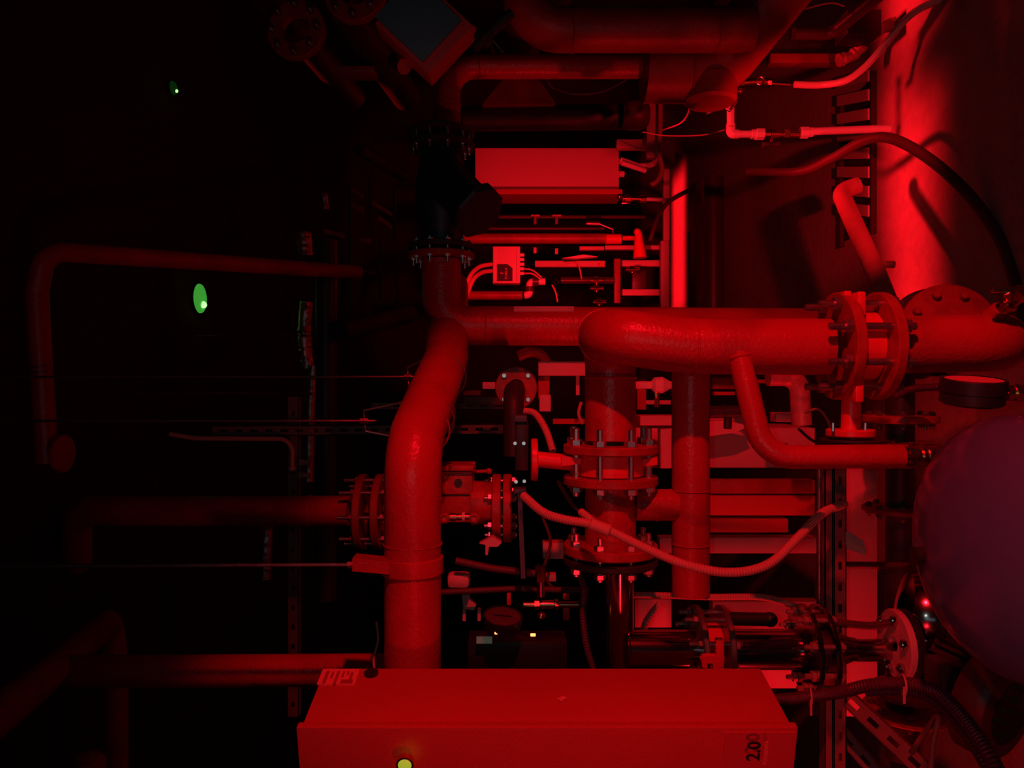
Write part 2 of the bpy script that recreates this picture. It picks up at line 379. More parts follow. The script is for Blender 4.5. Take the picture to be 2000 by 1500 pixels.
t.part('body', MB().box(P(1019,870,1.93), (S(95,1.93),.05,.034), ch=.003), 'black')
t.part('end_plate', MB().box(P(1017,817,1.92), (.016,.05,.032), ch=.002), 'grey'); t.part('end_plate', MB().box(P(1015,957,1.92), (.012,.05,.034), ch=.002), 'grey')
for px, py in ((1006,866),(1023,866),(1008,941),(1024,940)): t.part('screw', MB().cyl(P(px,py,1.908), P(px,py,1.90), .0045, 12), 'nut')
t.part('bracket', channel_mb(P(1015,965,1.92), P(1022,1130,1.92), -Y, .018, depth=.02, slotted=False), 'grey')
t.done()
t = Thing('feed_pipe', 'black round pipe leading to the flange with four bolts', 'pipe')
t.part('pipe_body', MB().tube(fillet([P(1008,762,2.62),P(1003,765,2.3),P(1003,890,2.3)], .08), .033, 24), 'darkm')
fc = P(1008,757,2.64); t.part('flange', MB().ring(fc, Y, .075, .03, .02), 'flange')
for q in ringpts(fc-Y*.01, Y, .06, 4, .5): t.part('bolt', MB().cyl(q, q-Y*.009, .0095, 16, ch=.002), 'nut')
t.done()
# pipe below valve 1, tee, lower flange
pipe('water_pipe', 'short red pipe below the first valve, carrying the side branch', [(1192,946,1.95),(1192,1064,1.95)], dC, m='pipe')
pipe('drop_pipe', 'dark red pipe hanging down behind the front elbow', [(1349,700,1.95),(1349,1160,1.95)], .098, seams=[(1349,957,1.95,X),(1349,1062,1.95,X)],
     extra=lambda t:(t.part('side_branch', MB().cyl(P(1322,986,1.95), P(1240,986,1.95), .041, 28), 'pipe'), t.part('weld_seam', MB().torus(P(1282,986,1.95), Z, .0415, .0022), 'pipe')))
t = Thing('flange_joint', 'bolted flange joint where red pipe meets the polished steel pipe', 'flange')
c1, c2 = P(1192,1070,1.95), P(1192,1093,1.95)
t.part('flange', MB().ring(c1, X, .124, .05, .024), 'flange'); t.part('flange', MB().ring(c2, X, .124, .03, .018), 'darkm', label='dark loose steel flange')
for q in ringpts(c1, X, .101, 8, .5): t.part('bolt', bolt_mb(q+X*.012, q-X*.045, .0075, .02), 'nut')
t.done()
t = Thing('stainless_pipe', 'polished steel pipe tee below the dark flange, behind the cabinet', 'pipe')
t.part('pipe_body', MB().cyl(P(1210,1098,1.95), P(1210,1400,1.95), S(28,1.95), 36), 'stain')
t.part('branch', MB().cyl(P(1222,1268,1.93), P(1356,1268,1.93), S(37,1.93), 36), 'stain')
t.part('weld_seam', MB().torus(P(1226,1268,1.93), Z, S(37,1.93), .002), 'stain'); t.done()
def v3x(t, c, a):
    t.part('neck', MB().box(c-Y*.085-X*.0, (.10,.018,.02), ch=.003), 'valve'); t.part('fork', MB().prism([P(1375,1282,1.80),P(1400,1282,1.80),P(1404,1292,1.80),P(1400,1306,1.80),P(1393,1306,1.80),P(1392,1296,1.80),P(1382,1296,1.80),P(1381,1306,1.80),P(1372,1304,1.80),P(1370,1290,1.80)], Y*.02), 'valve')
wafer_valve('third red valve, between dark flanges on the polished steel pipe', P(1362,1262,1.93), P(1412,1262,1.93), .104, .05, 8, .058, th=.016, fm='steel', extra=v3x, sr=.006, ext=.022)
pipe('stainless_pipe', 'polished steel pipe between the third valve and ribbed joint', [(1418,1268,1.93),(1556,1268,1.93)], S(76,1.93), m='stain')
t = Thing('flange_joint', 'pair of shiny steel flanges with long bolts on polished pipe', 'flange')
c1, c2 = P(1572,1268,1.93), P(1604,1268,1.93)
for c in (c1, c2): t.part('flange', MB().ring(c, Z, .115, .04, .014), 'stain')
t.part('spacer', MB().cyl(c1, c2, .06, 32), 'darkm')
for q in ringpts(c1, Z, .094, 8, .5): t.part('bolt', bolt_mb(q+Z*.007, q-Z*.05, .0065, .016), 'zinc')
t.done()
t = Thing('stainless_pipe', 'tapering polished reducer leading to the pump flange', 'pipe')
t.part('reducer', MB().lathe(P(1606,1268,1.93), -Z, [(0,.051),(.02,.051),(.075,.03),(.085,.03)], 36), 'stain')
t.part('pipe_body', MB().cyl(P(1670,1270,1.93), P(1745,1270,1.93), S(21,1.93), 32), 'stain'); t.done()
t = Thing('pump_flange', 'pale red round flange with black flange at the pump inlet', 'flange')
t.part('flange', MB().ring(P(1752,1258,1.9), Z, .088, .02, .018), 'pale'); t.part('flange', MB().ring(P(1768,1258,1.9), Z, .088, .02, .018), 'black', label='black flange')
for q in ringpts(P(1752,1258,1.9), Z, .066, 6, .3): t.part('bolt', bolt_mb(q+Z*.009, q-Z*.03, .0065, .006), 'stain')
t.done()
# valve 2 on main C
def v2x(t, c, a):
    cx = P(1668,680,1.74)
    t.part('neck', MB().cyl(P(1663,762,1.74), P(1661,840,1.74), .0215, 24), 'valve')
    t.part('mounting_plate', MB().cyl(P(1661,838,1.74), P(1661,853,1.74), .054, 36, ch=.003), 'valve')
    for px, py, mm in ((1627,838,'nut'),(1690,838,'nut')): t.part('screw', MB().cyl(P(px,py+4,1.70), P(px,py-12,1.70), .004, 8), mm)
    for px, py in ((1677,594),(1673,762)):
        t.part('lug', MB().box(P(px,py,1.672), (.054,.034,.019), ch=.004), 'valve')
    t.part('lug', MB().box(P(1650,588,1.70), (.044,.034,.017), ch=.004), 'valve')
    t.part('gear_ring', MB().ring(P(1668,860,1.74), X, .075, .03, .006), 'darkm')
wafer_valve('second red butterfly valve on the thick front pipe, with long bolts', P(1637,676,1.74), P(1712,676,1.74), .126, .067, 8, .082, th=.024, ext=.035, extra=v2x)
# branch E
pipe('branch_pipe', 'thinner red pipe branching from the front pipe and turning to the tank',
     [(1442,690,1.72),(1492,893,1.66),(1770,891,1.62)], .053, .075, seams=[(1563,892,1.65,Z),(1737,891,1.63,Z)],
     extra=lambda t:(t.part('collar', MB().torus(P(1443,700,1.72), P(1492,893,1.66)-P(1442,690,1.72), .028, .004), 'pipe'),
      t.part('fitting', MB().cyl(P(1760,891,1.62), P(1782,891,1.62), .028, 8, ch=.002).cyl(P(1782,891,1.62), P(1830,891,1.62), .0225, 24, ch=.002).cyl(P(1794,891,1.62), P(1800,891,1.62), .027, 24).torus(P(1806,891,1.62), Z, .0225, .003), 'brass', label='threaded brass union')))
# ================================================================ TANK, GAUGE, COCKS
t = Thing('expansion_tank', 'large blue-black pressure tank with domed top at the bottom right corner', 'tank')
tc = P(1785,1068,1.22); Rt = S(258,1.22); prof = []
ctr = V((tc.x, 1.22, 0)); ztop = H+(1000-1785)*1.22/F-.042
dome = .6*Rt
for k in range(15):
    a = math.pi/2*(1-k/14); prof.append((ztop-dome+dome*math.sin(a), Rt*math.cos(a)))
prof += [(.16,Rt),(.12,Rt*.93),(.10,Rt*.6),(.10,0)]
t.part('shell', MB().lathe(V((ctr.x,ctr.y,0)), Z, prof, 72), 'tank')
t.part('seam', MB().torus(V((ctr.x,ctr.y,ztop-dome-.02)), Z, Rt, .002, 64), 'tankrim')
t.part('base_ring', MB().ring(V((ctr.x,ctr.y,.065)), Z, Rt*.75, Rt*.72, .13), 'tank')
t.part('valve_cap', MB().cyl(P(1800,1085,1.18), P(1785,1085,1.18), .014, 20), 'black', label='small black air valve cap')
t.done()
t = Thing('pressure_gauge', 'black round pressure gauge seen from its side, above the tank', 'gauge')
g1, g2 = P(1897,790,1.3), P(1897,738,1.3)
gx = V((1,-.16,0)).normalized(); t.part('case', MB().lathe(g1, gx, [(0,0),(0,.044),(.004,.0505),(.022,.0505),(.023,.052),(.044,.052),(.046,.05),(.046,.046)], 48), 'black')
t.part('dial', MB().lathe(g1+gx*.0435, gx, [(0,.047),(.001,.047),(.001,0)], 40), 'dial')
t.part('stem', MB().cyl(P(1950,768,1.3), P(1962,768,1.3), .012, 6).cyl(P(1962,768,1.3), P(2040,768,1.3), .015, 18).cyl(P(1976,768,1.3), P(1984,768,1.3), .019, 6), 'brass', label='brass gauge stem')
t.done()
t = Thing('drain_cock', 'small brass cock on a slanted stub at the right edge', 'valve')
a, b = P(1912,640,1.72), P(2000,568,1.62)
t.part('stub', MB().cyl(a, a.lerp(b,.5), .021, 20), 'pipe'); t.part('body', MB().cyl(a.lerp(b,.5), b, .0165, 20).cyl(a.lerp(b,.62), a.lerp(b,.7), .021, 6).cyl(a.lerp(b,.85), b, .02, 6), 'brass')
t.part('handle', MB().cyl(a.lerp(b,.72), P(1965,570,1.6), .007, 10).box(P(1958,566,1.6), (.012,.012,.05), ch=.003), 'brass'); t.done()
t = Thing('blind_flange', 'round red blind flange with bolt heads behind the pipe end', 'flange')
bc = P(1850,640,2.0); ax = V((.25,-1,.25)).normalized()
t.part('disc', MB().cyl(bc, bc+ax*.022, .118, 48, ch=.004), 'flange'); t.part('back_flange', MB().cyl(bc-ax*.05+V((-.0,0,.02)), bc-ax*.026+V((0,0,.02)), .125, 48, ch=.004), 'darkm')
for q in ringpts(bc+ax*.022, ax, .088, 8, .42): t.part('bolt', MB().cyl(q, q+ax*.018, .0105, 12, ch=.002), 'flange')
t.part('neck', MB().cyl(bc-ax*.05, bc-ax*.3, .07, 24), 'darkm'); t.done()
# ================================================================ HOSES
hose('corrugated_hose', 'beige corrugated hose sagging in front of the lower pipes', [(1022,968,1.88),(1060,1000,1.8),(1100,1014,1.76),(1170,1028,1.74),(1260,1070,1.72),(1340,1103,1.7),(1425,1118,1.7),(1500,1102,1.72),(1560,1048,1.76),(1605,1003,1.82),(1650,984,1.92)], .0205)
t = Thing('hose_coupling', 'beige sleeve coupling on the sagging hose with a short tail', 'coupling')
a, b = P(1152,1022,1.735), P(1188,1036,1.73); t.part('sleeve', MB().cyl(a, b, .0145, 20, ch=.002).torus(b, b-a, .0135, .003), 'hose'); 
t.part('tail', MB().corr(spline([P(1135,1000,1.8),P(1150,1012,1.76),P(1165,1024,1.74)]), .009, .006), 'hose'); t.done()
hose('corrugated_hose', 'short reddish corrugated hose curving down to the first valve', [(1022,802,2.1),(1045,808,2.1),(1066,840,2.05),(1080,882,2.0)], .019, m='hose')
hose('corrugated_hose', 'long thin corrugated conduit running above the third valve', [(1238,1162,2.15),(1300,1163,2.1),(1380,1166,2.05),(1480,1166,2.05),(1530,1176,2.0),(1572,1192,1.98)], .017)
hose('corrugated_hose', 'short ribbed hose slanting over the lower pale panel', [(1290,1178,2.1),(1275,1195,2.1),(1262,1215,2.1),(1255,1235,2.1)], .019, pitch=.01)
hose('corrugated_hose', 'purple-black ribbed hose tied under the pump flange', [(1500,1368,1.7),(1560,1363,1.68),(1640,1352,1.65),(1700,1338,1.6),(1770,1335,1.56),(1830,1352,1.5),(1880,1400,1.42),(1930,1470,1.34),(1965,1540,1.3)], .026, m='hosep')
hose('corrugated_hose', 'second purple-black ribbed hose bundled just below the first', [(1690,1352,1.62),(1770,1350,1.58),(1825,1368,1.52),(1870,1415,1.44),(1915,1480,1.37),(1950,1550,1.33)], .018, m='hosep')
for px, py, d_, lb in ((1764,1338,1.53,'pale cable tie dangling below the pump flange'),(1582,1362,1.64,'pale cable tie hanging beside the shiny flange pair')):
    t = Thing('cable_tie', lb, 'cable tie'); t.part('tie', MB().torus(P(px,py,d_+.03), (0,.2,1), .021, .0022, 24, 6).box(P(px+2,py+20,d_), (.035,.002,.005)), 'hose'); t.done()
hose('corrugated_hose', 'dark ribbed hose on the far side of second valve flange', [(1745,775,2.0),(1780,760,2.0),(1840,755,1.95)], .02, m='hosep')
hose('corrugated_hose', 'thin dark ribbed hose crossing from slotted post to the tank', [(1645,1103,2.1),(1720,1104,2.0),(1790,1107,1.9)], .018, m='hosep')
hose('corrugated_hose', 'dark ribbed hose dropping beside the polished steel tee', [(1130,1120,2.0),(1140,1150,1.97),(1138,1200,1.95),(1145,1260,1.93),(1160,1312,1.92)], .017, m='hosep')
hose('rubber_hose', 'thick black rubber hose arching across the lit floor', [(1460,335,3.3),(1560,335,3.15),(1620,312,3.0),(1680,278,2.85),(1725,268,2.76),(1775,285,2.68),(1840,330,2.6),(1905,395,2.5),(1960,480,2.4),(1990,580,2.32),(2010,700,2.25)], .038, m='rubber', corr=False)
hose('clear_hose', 'bright see-through hose rising from the brass tap to the top edge', [(1552,165,3.0),(1600,166,3.0),(1650,158,2.97),(1690,130,2.95),(1730,85,2.9),(1765,42,2.85),(1800,15,2.8),(1850,-5,2.75)], .028, m='rope', corr=False)
# ================================================================ WHITE PLASTIC LINE WITH TAPS
dv = 3.06
pipe('plastic_pipe', 'bright white plastic pipe with an elbow, upper right of the scene', [(1427,172,dv),(1427,262,dv),(1466,262,dv)], .030, .03, m='pvc',
     extra=lambda t:(t.part('elbow', MB().cyl(P(1427,243,dv), P(1427,250,dv), .0185).tube(fillet([P(1427,248,dv),P(1427,262,dv),P(1442,262,dv)], .02), .0185, 20), 'pvc'),
       t.part('collar', MB().cyl(P(1466,262,dv), P(1475,262,dv), .02, 20, ch=.002).cyl(P(1475,262,dv), P(1492,262,dv), .0245, 8, ch=.002), 'pvc')))
t = Thing('ball_valve', 'shiny brass valve with butterfly handle on the white plastic line', 'valve')
t.part('body', MB().cyl(P(1492,262,dv), P(1503,262,dv), .013, 8).cyl(P(1503,262,dv), P(1522,262,dv), .019, 20, ch=.004).cyl(P(1522,262,dv), P(1530,262,dv), .015, 16).cyl(P(1530,262,dv), P(1541,262,dv), .019, 6).cyl(P(1541,262,dv), P(1562,262,dv), .015, 16), 'brass')
t.part('handle', MB().cyl(P(1507,270,dv), P(1507,278,dv), .006, 12).prism([P(1490,277,dv-.01),P(1507,281,dv-.01),P(1524,276,dv-.01),P(1524,286,dv-.01),P(1507,282,dv-.01),P(1490,287,dv-.01)], Y*.014), 'brass'); t.done()
pipe('plastic_pipe', 'white plastic pipe running down to the floor below the brass valve', [(1580,257,dv),(1738,251,dv)], .031, m='pvc',
     extra=lambda t: t.part('union', MB().cyl(P(1562,259,dv), P(1578,259,dv), .025, 8, ch=.002).cyl(P(1578,258.5,dv), P(1588,258,dv), .02, 20, ch=.002), 'pvc'))
t = Thing('brass_tap', 'small brass tap feeding the bright see-through hose', 'tap')
t.part('body', MB().cyl(P(1434,163,dv), P(1470,160,dv), .013, 12).cyl(P(1446,162,dv), P(1452,161,dv), .017, 6).cyl(P(1470,160,dv), P(1500,160,dv), .015, 14).cyl(P(1498,161,dv), P(1505,162,dv), .02, 8).cyl(P(1505,163,dv), P(1556,166,dv), .008, 12), 'brass')
t.part('ring', MB().torus(P(1484,158,dv-.02), Y, .016, .004, 24), 'brass'); t.part('knob', MB().sphere(P(1445,178,dv), .012), 'brass'); t.done()
t = Thing('lever_valve', 'small pinkish lever valve left of the white plastic pipe', 'valve')
t.part('body', MB().box(P(1386,211,2.7), (.03,.03,.035), (V((.9,0,.43)),Y,V((-.43,0,.9))), ch=.003), 'pale'); t.part('lever', MB().tube([P(1390,212,2.68),P(1410,208,2.68),P(1425,216,2.68),P(1438,198,2.68)], .006, 8), 'steel'); t.done()
# galvanised pipe on the right
pipe('steel_pipe', 'rough bright steel pipe slanting down over the lit floor', [(1676,362,2.95),(1640,374,2.95),(1712,535,2.62),(1742,612,2.5)], .066, .05, m='cardb',
     extra=lambda t: t.part('stub', MB().cyl(P(1712,515,2.66), P(1746,517,2.66), .013, 16), 'cardb'))
# ================================================================ FLOOR GRATE
t = Thing('floor_grate', 'steel grate with slanted slats at the edge of the lit floor', 'grate')
def GF(px, py, z=.0):
    d = H*F/(px-1000); p = P(px,py,d); return V((p.x,p.y,z))
mbf = MB(); xa, xb = GF(1712,150).x, GF(1712,445).x; ya, yb = 3.25, 3.56
mbf.box(((xa+xb)/2,ya,.012), (abs(xa-xb)+.05,.016,.024)); mbf.box(((xa+xb)/2,yb,.012), (abs(xa-xb)+.05,.016,.024))
t.part('frame', mbf, 'darkpipe'); t.part('gap_shade', MB().box(((xa+xb)/2,(ya+yb)/2,.003), (abs(xa-xb),.3,.004)), 'black', label='black sheet painted as shade under slats')  # flat black sheet painted in for the shade between the slats
for k in range(8):
    xx = xb+.05+(xa-xb-.05)*k/7.2
    t.part('slat', MB().prism([V((xx,ya,.028)),V((xx+.05,ya,.028)),V((xx+.14,yb,.028)),V((xx+.09,yb,.028))], Z*.008), 'pale')
t.done()
# ================================================================ SLOTTED POST FRAME, DIAGONALS
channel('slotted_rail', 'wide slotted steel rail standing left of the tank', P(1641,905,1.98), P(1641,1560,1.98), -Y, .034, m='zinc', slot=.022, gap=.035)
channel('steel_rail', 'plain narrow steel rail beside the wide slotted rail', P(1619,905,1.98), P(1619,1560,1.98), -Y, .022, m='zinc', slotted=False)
t = Thing('steel_rod', 'thin grey steel rod beside the narrow plain rail', 'rod'); t.part('rod', MB().cyl(P(1600,905,1.97), P(1600,1225,1.97), .007, 12), 'steel'); t.done()
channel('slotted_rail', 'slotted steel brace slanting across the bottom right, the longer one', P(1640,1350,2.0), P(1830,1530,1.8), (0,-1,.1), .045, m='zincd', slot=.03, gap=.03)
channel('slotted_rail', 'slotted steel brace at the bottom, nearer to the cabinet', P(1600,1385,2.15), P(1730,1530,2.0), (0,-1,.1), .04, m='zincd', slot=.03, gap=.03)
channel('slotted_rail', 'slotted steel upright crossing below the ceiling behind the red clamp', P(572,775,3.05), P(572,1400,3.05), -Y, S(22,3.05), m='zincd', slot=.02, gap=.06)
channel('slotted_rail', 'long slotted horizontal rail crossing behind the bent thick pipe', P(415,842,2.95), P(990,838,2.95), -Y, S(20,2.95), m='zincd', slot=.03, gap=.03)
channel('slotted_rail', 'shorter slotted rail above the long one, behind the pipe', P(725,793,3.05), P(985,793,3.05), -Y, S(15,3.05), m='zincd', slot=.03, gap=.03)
t = Thing('conduit', 'thin conduit bending at the slotted upright, upper left', 'conduit'); t.part('tube', MB().tube(fillet([P(332,848,2.9),P(380,856,2.9),P(572,857,2.9),P(571,915,2.9)], .06), .009, 12).sphere(P(571,915,2.9), .014), 'hose'); t.done()
for py, lb in ((903,'small red cable gland on the upright, higher one'),(928,'small red cable gland on the upright, lower one')):
    t = Thing('cable_gland', lb, 'gland'); t.part('gland', MB().cyl(P(584,py,3.0), P(594,py,3.0), .013, 6, ch=.001).cyl(P(594,py,3.0), P(606,py,3.0), .01, 14), 'hose'); t.done()
# ================================================================ BACK SKID : pale panels and beams behind the pipes
beam('cabinet_box', 'wide pale red machine panel behind the drop pipe', 1242,1592,836,914,2.62,.3)
beam('cover_plate', 'thin pale plate lying above the wide machine panel', 1250,1460,812,831,2.6,.12, cat='plate')
t = Thing('tray', 'bright lit tray with a slanted edge next to the branch pipe', 'tray'); t.part('tray', MB().prism([P(1386,822,2.5),P(1420,822,2.5),P(1465,832,2.5),P(1435,845,2.5),P(1386,852,2.5)], Y*.06), 'pale'); t.done()
beam('machine_beam', 'dark red flat beam just below the wide machine panel', 1387,1592,938,964,2.5,.05,'pipe2')
beam('machine_beam', 'grey red ribbed beam, second below the machine panel', 1387,1592,968,1007,2.5,.05,'cab')
beam('machine_beam', 'short dark red beam above the bright one', 1387,1540,1014,1040,2.5,.05,'cab')
beam('machine_beam', 'bright pale beam crossed by the sagging hose', 1288,1596,1050,1081,2.5,.05,'pale')
beam('machine_beam', 'small pale block left of the lower bolted flange', 1060,1102,1060,1092,2.3,.05,'pale')
beam('machine_panel', 'pale panel with rounded corner behind the third valve', 1240,1312,1170,1226,2.55,.05,'pale','panel')
beam('machine_panel', 'pale panel right of the third valve, beside the black handle', 1392,1600,1175,1345,2.6,.05,'pale','panel')
beam('lit_floor_block', 'tall pale block put in for lit floor, between the slotted rail and the tank', 1652,1714,915,1400,2.5,.2,'pale','lit_floor_block')  # pale block stands in for a lit patch of floor
beam('machine_beam', 'pale bar under the first panel near the red valve', 1290,1312,838,915,2.45,.05,'pale')
beam('junction_box', 'small pale red box behind the branch pipe bend', 1516,1552,806,824,2.4,.06,'pale','box')
pipe('drain_pipe', 'dark pipe with flanges running behind the pump and tank', [(1758,690,2.2),(1758,1480,2.2)], S(52,2.2), m='darkm',
     fl=[(1758,818,2.2,X,.105,.022,8),(1758,868,2.2,X,.105,.018,0),(1758,995,2.2,X,.105,.014,8),(1770,1350,2.2,X,.10,.018,0),(1770,1388,2.2,X,.12,.016,8)])
t = Thing('handle_bar', 'black lever handle lying over the pale panel by the third valve', 'handle'); t.part('handle', MB().cyl(P(1425,1208,1.9), P(1502,1210,1.9), .017, 16, ch=.006).sphere(P(1504,1210,1.9), .019), 'black'); t.done()
pipe('elbow_pipe', 'short wrapped elbow pipe behind the second valve, left side', [(1500,735,2.2),(1560,735,2.2),(1566,830,2.2)], S(38,2.2), .06, m='galv')
t = Thing('ball_valve', 'pale ball valve between the drop pipe and first pipe', 'valve')
t.part('body', MB().lathe(P(1240,752,2.3), -Z, [(0,.012),(.05,.012),(.06,.024),(.085,.026),(.11,.012),(.13,.01)], 20), 'pvc'); t.part('stem', MB().cyl(P(1283,758,2.3), P(1283,795,2.3), .008, 10).box(P(1283,772,2.3), (.02,.02,.016), ch=.003), 'brass'); t.done()
t = Thing('ball_valve', 'dark coupling with a knob above the bright lit tray', 'valve')
t.part('body', MB().cyl(P(1384,805,2.3), P(1442,804,2.3), S(12,2.3), 20, ch=.003).torus(P(1415,804,2.3), Z, S(12,2.3), .003), 'darkm'); t.part('knob', MB().cyl(P(1422,815,2.3), P(1421,838,2.3), .013, 8, ch=.003), 'darkm'); t.done()
# pale bracket frame around (1050..1140, 706..805)
t = Thing('bracket_frame', 'pale angle bracket frame right of the round bolted flange', 'bracket')
t.part('side_bar', MB().box(P(1097,720,2.6), (S(28,2.6),.05,S(92,2.6)), ch=.002), 'pale'); t.part('end_bar', MB().box(P(1062,757,2.62), (S(44,2.6),.03,S(22,2.6)), ch=.002), 'cab'); t.part('foot', MB().box(P(1064,787,2.6), (S(32,2.6),.06,S(22,2.6)), ch=.002), 'pale')
t.part('stay', MB().box(P(1128,752,2.64), (S(40,2.6),.02,S(7,2.6))), 'pale'); t.done()
beam('mounting_block', 'small bright block left of the round bolted flange', 942,967,746,760,2.6,.05,'pale','block')
t = Thing('cable_elbow', 'dim red curved pipe behind the bracket frame', 'pipe'); t.part('bend', MB().tube(spline([P(1012,696,2.9),P(1035,688,2.9),P(1055,692,2.9),P(1070,712,2.9)]), .02, 16), 'pipe2'); t.done()
# ================================================================ GEARBOX + FLANGED BODY by pipe A
t = Thing('valve_gearbox', 'red cast gearbox with hex plug and twin flanges beside thick pipe', 'gearbox')
dg = 2.15
t.part('housing', MB().box(P(893,965,dg+.04), (S(100,dg),.11,S(66,dg)), ch=.006).box(P(892,923,dg-.017), (S(4,dg),.012,S(56,dg))).box(P(890,963,dg-.017), (S(3,dg),.012,S(56,dg))), 'flange')
t.part('cover', MB().box(P(895,910,dg+.03), (S(10,dg),.13,S(66,dg)), ch=.003).box(P(924,912,dg+.03), (S(20,dg),.03,S(10,dg)), ch=.003), 'flange')
t.part('plug', MB().cyl(P(895,943,dg-.018), P(895,943,dg-.004), .013, 6), 'black')
t.part('neck', MB().cyl(P(922,982,dg+.04), P(962,982,dg+.04), S(44,dg), 36), 'flange')
for px in (970,991): t.part('flange', MB().ring(P(px,992,dg+.04), Z, S(67,dg), .04, S(17,dg)), 'flange')
for q in ringpts(P(970,992,dg+.04), Z, S(54,dg), 6, .5): t.part('bolt', bolt_mb(q+Z*.013, q-Z*.045, .006, .012), 'nut')
t.part('spindle', MB().cyl(P(930,921,dg), P(954,920,dg), .005, 10).sphere(P(955,920,dg), .009), 'flange'); t.done()
t = Thing('compression_fitting', 'brass elbow fittings in a row below the gearbox', 'fitting')
t.part('tube', MB().cyl(P(865,1010,2.0), P(925,1009,2.0), .009, 14).cyl(P(880,1010,2.0), P(890,1010,2.0), .012, 12), 'brass'); 
for px in (868,926): t.part('nut', MB().cyl(P(px,1012,1.99), P(px,1012,1.97), .016, 6, ch=.002).torus(P(px,1012,1.968), Y, .009, .003), 'flange')
t.part('band', MB().cyl(P(903,1009,2.0), P(908,1009,2.0), .0125, 14), 'pvc'); t.done()
t = Thing('round_gauge', 'dim round dial gauge facing forward near the two amber lights', 'gauge')
gc = P(982,1205,1.95); ax = V((.25,-.9,-.1)).normalized(); ax = V((.95,-.22,-.08)).normalized()
t.part('case', MB().lathe(gc, ax, [(-.03,0),(-.03,.048),(0,.053),(.004,.052),(.004,.047)], 40), 'black'); t.part('dial', MB().lathe(gc, ax, [(.0015,.048),(.002,0)], 40), 'ddial')
t.part('needle', MB().box(gc+ax*.004, (.05,.002,.003), (frame(ax)[0],ax,frame(ax)[1])), 'black'); t.done()
t = Thing('controller', 'dark controller box with two amber lights and a tiny screen', 'controller')
t.part('case', MB().box(P(1010,1270,2.06), (S(55,2.06),.1,S(190,2.06)), ch=.004), 'black')
for px, py in ((971,1236),(1041,1240)): t.part('led', MB().box(P(px,py,1.91), (.007,.004,.013), ch=.001), 'amber', label='glowing amber light')
t.part('screen', MB().box(P(946,1250,1.98), (.016,.01,.042)), 'lcd'); t.done()
t = Thing('brass_manifold', 'small brass manifold above the amber lights, left of ribbed hose', 'fitting')
t.part('body', MB().cyl(P(1022,1181,1.98), P(1100,1181,1.98), .007, 12).cyl(P(1044,1181,1.98), P(1053,1181,1.98), .013, 6).cyl(P(1058,1181,1.98), P(1082,1181,1.98), .012, 14).cyl(P(1084,1181,1.98), P(1090,1181,1.98), .014, 6).cyl(P(1095,1181,1.98), P(1130,1181,1.98), .008, 14), 'brass')
t.part('sight_tube', MB().cyl(P(1056,1135,1.98), P(1056,1165,1.98), .010, 14).cyl(P(1056,1105,1.98), P(1056,1135,1.98), .014, 8), 'stain'); t.part('knob', MB().sphere(P(1057,1203,1.98), .011), 'brass'); t.done()
t = Thing('solenoid_coil', 'rounded red coil beside the thick pipe, above the dial gauge', 'coil'); t.part('coil', MB().box(P(896,1132,2.1), (S(28,2.1),.05,S(44,2.1)), ch=.012), 'pale'); t.done()
t = Thing('clamp_bracket', 'bright little bracket between coil and dial gauge', 'bracket')
t.part('plate', MB().prism([P(902,1160,2.15),P(916,1160,2.15),P(918,1172,2.15),P(930,1182,2.15),P(926,1192,2.15),P(905,1190,2.15)], Y*.02), 'pale')
for px in (907,936): t.part('leg', MB().box(P(px,1200,2.15), (S(22,2.15),.02,S(6,2.15))), 'pale')
t.done()
t = Thing('bent_plate', 'small shiny folded plate under the gearbox flanges', 'plate'); t.part('plate', MB().prism([P(936,1062,2.05),P(962,1048,2.05),P(980,1060,2.05),P(972,1068,2.05),P(955,1068,2.05),P(953,1084,2.05),P(948,1084,2.05),P(948,1064,2.05)], Y*.03), 'pale'); t.done()
pipe('cable_duct', 'thin dark tube passing under the coil', [(862,1157,2.08),(1010,1150,2.08),(1150,1154,2.1)], .018, m='rubber')
pipe('hose_line', 'thin dark hose slanting below the gearbox flanges', [(890,1095,2.05),(960,1110,2.05),(1060,1122,2.05)], .02, m='rubber', cat='hose')
# ================================================================ UPPER LEFT DARK PIPES
pipe('ceiling_pipe', 'dim red pipe running from ceiling corner toward the slotted upright', [(700,532,3.5),(88,490,2.3),(72,570,2.3),(92,905,2.3)], .065, .07)
t = Thing('pipe_end_disc', 'small red round disc under the ceiling at the far left', 'disc'); t.part('disc', MB().cyl(P(116,886,2.3), P(127,886,2.3), S(37,2.3), 40, ch=.003), 'pipe'); t.done()
pipe('ceiling_pipe', 'red horizontal-looking drop pipe ending at a flange behind the thick pipe', [(150,1100,2.9),(150,998,2.75),(686,998,2.6)], .108, .1, seams=[(606,998,2.62,Z)])
t = Thing('flange_joint', 'thin flange pair at the end of the dim drop pipe', 'flange')
for px in (708,742): t.part('flange', MB().ring(P(px,1000,2.6), Z, S(82,2.6)*.9, .04, S(14,2.6)), 'pipe2')
for q in ringpts(P(708,1000,2.6), Z, S(62,2.6), 8): t.part('bolt', bolt_mb(q+Z*.012, q-Z*.08, .007, .04), 'steel')
t.done()
pipe('ceiling_pipe', 'dim red pipe level with the cabinet top, meeting the slanted header', [(112,1312,2.1),(760,1308,2.1)], S(61,2.1))
pipe('header_pipe', 'slanted dim header pipe in the bottom left corner', [(-60,1440,1.55),(105,1308,2.08),(214,1212,2.8),(224,1300,2.8),(224,1620,2.8)], .095, .08)
t = Thing('capped_pipe', 'rounded dim capped pipe at the bottom edge, left side', 'pipe'); t.part('capped_pipe', MB().lathe(P(172,1560,2.3), X, [(0,.055),(.1,.055),(.12,.05),(.135,.035),(.142,0)], 32), 'pipe'); t.done()
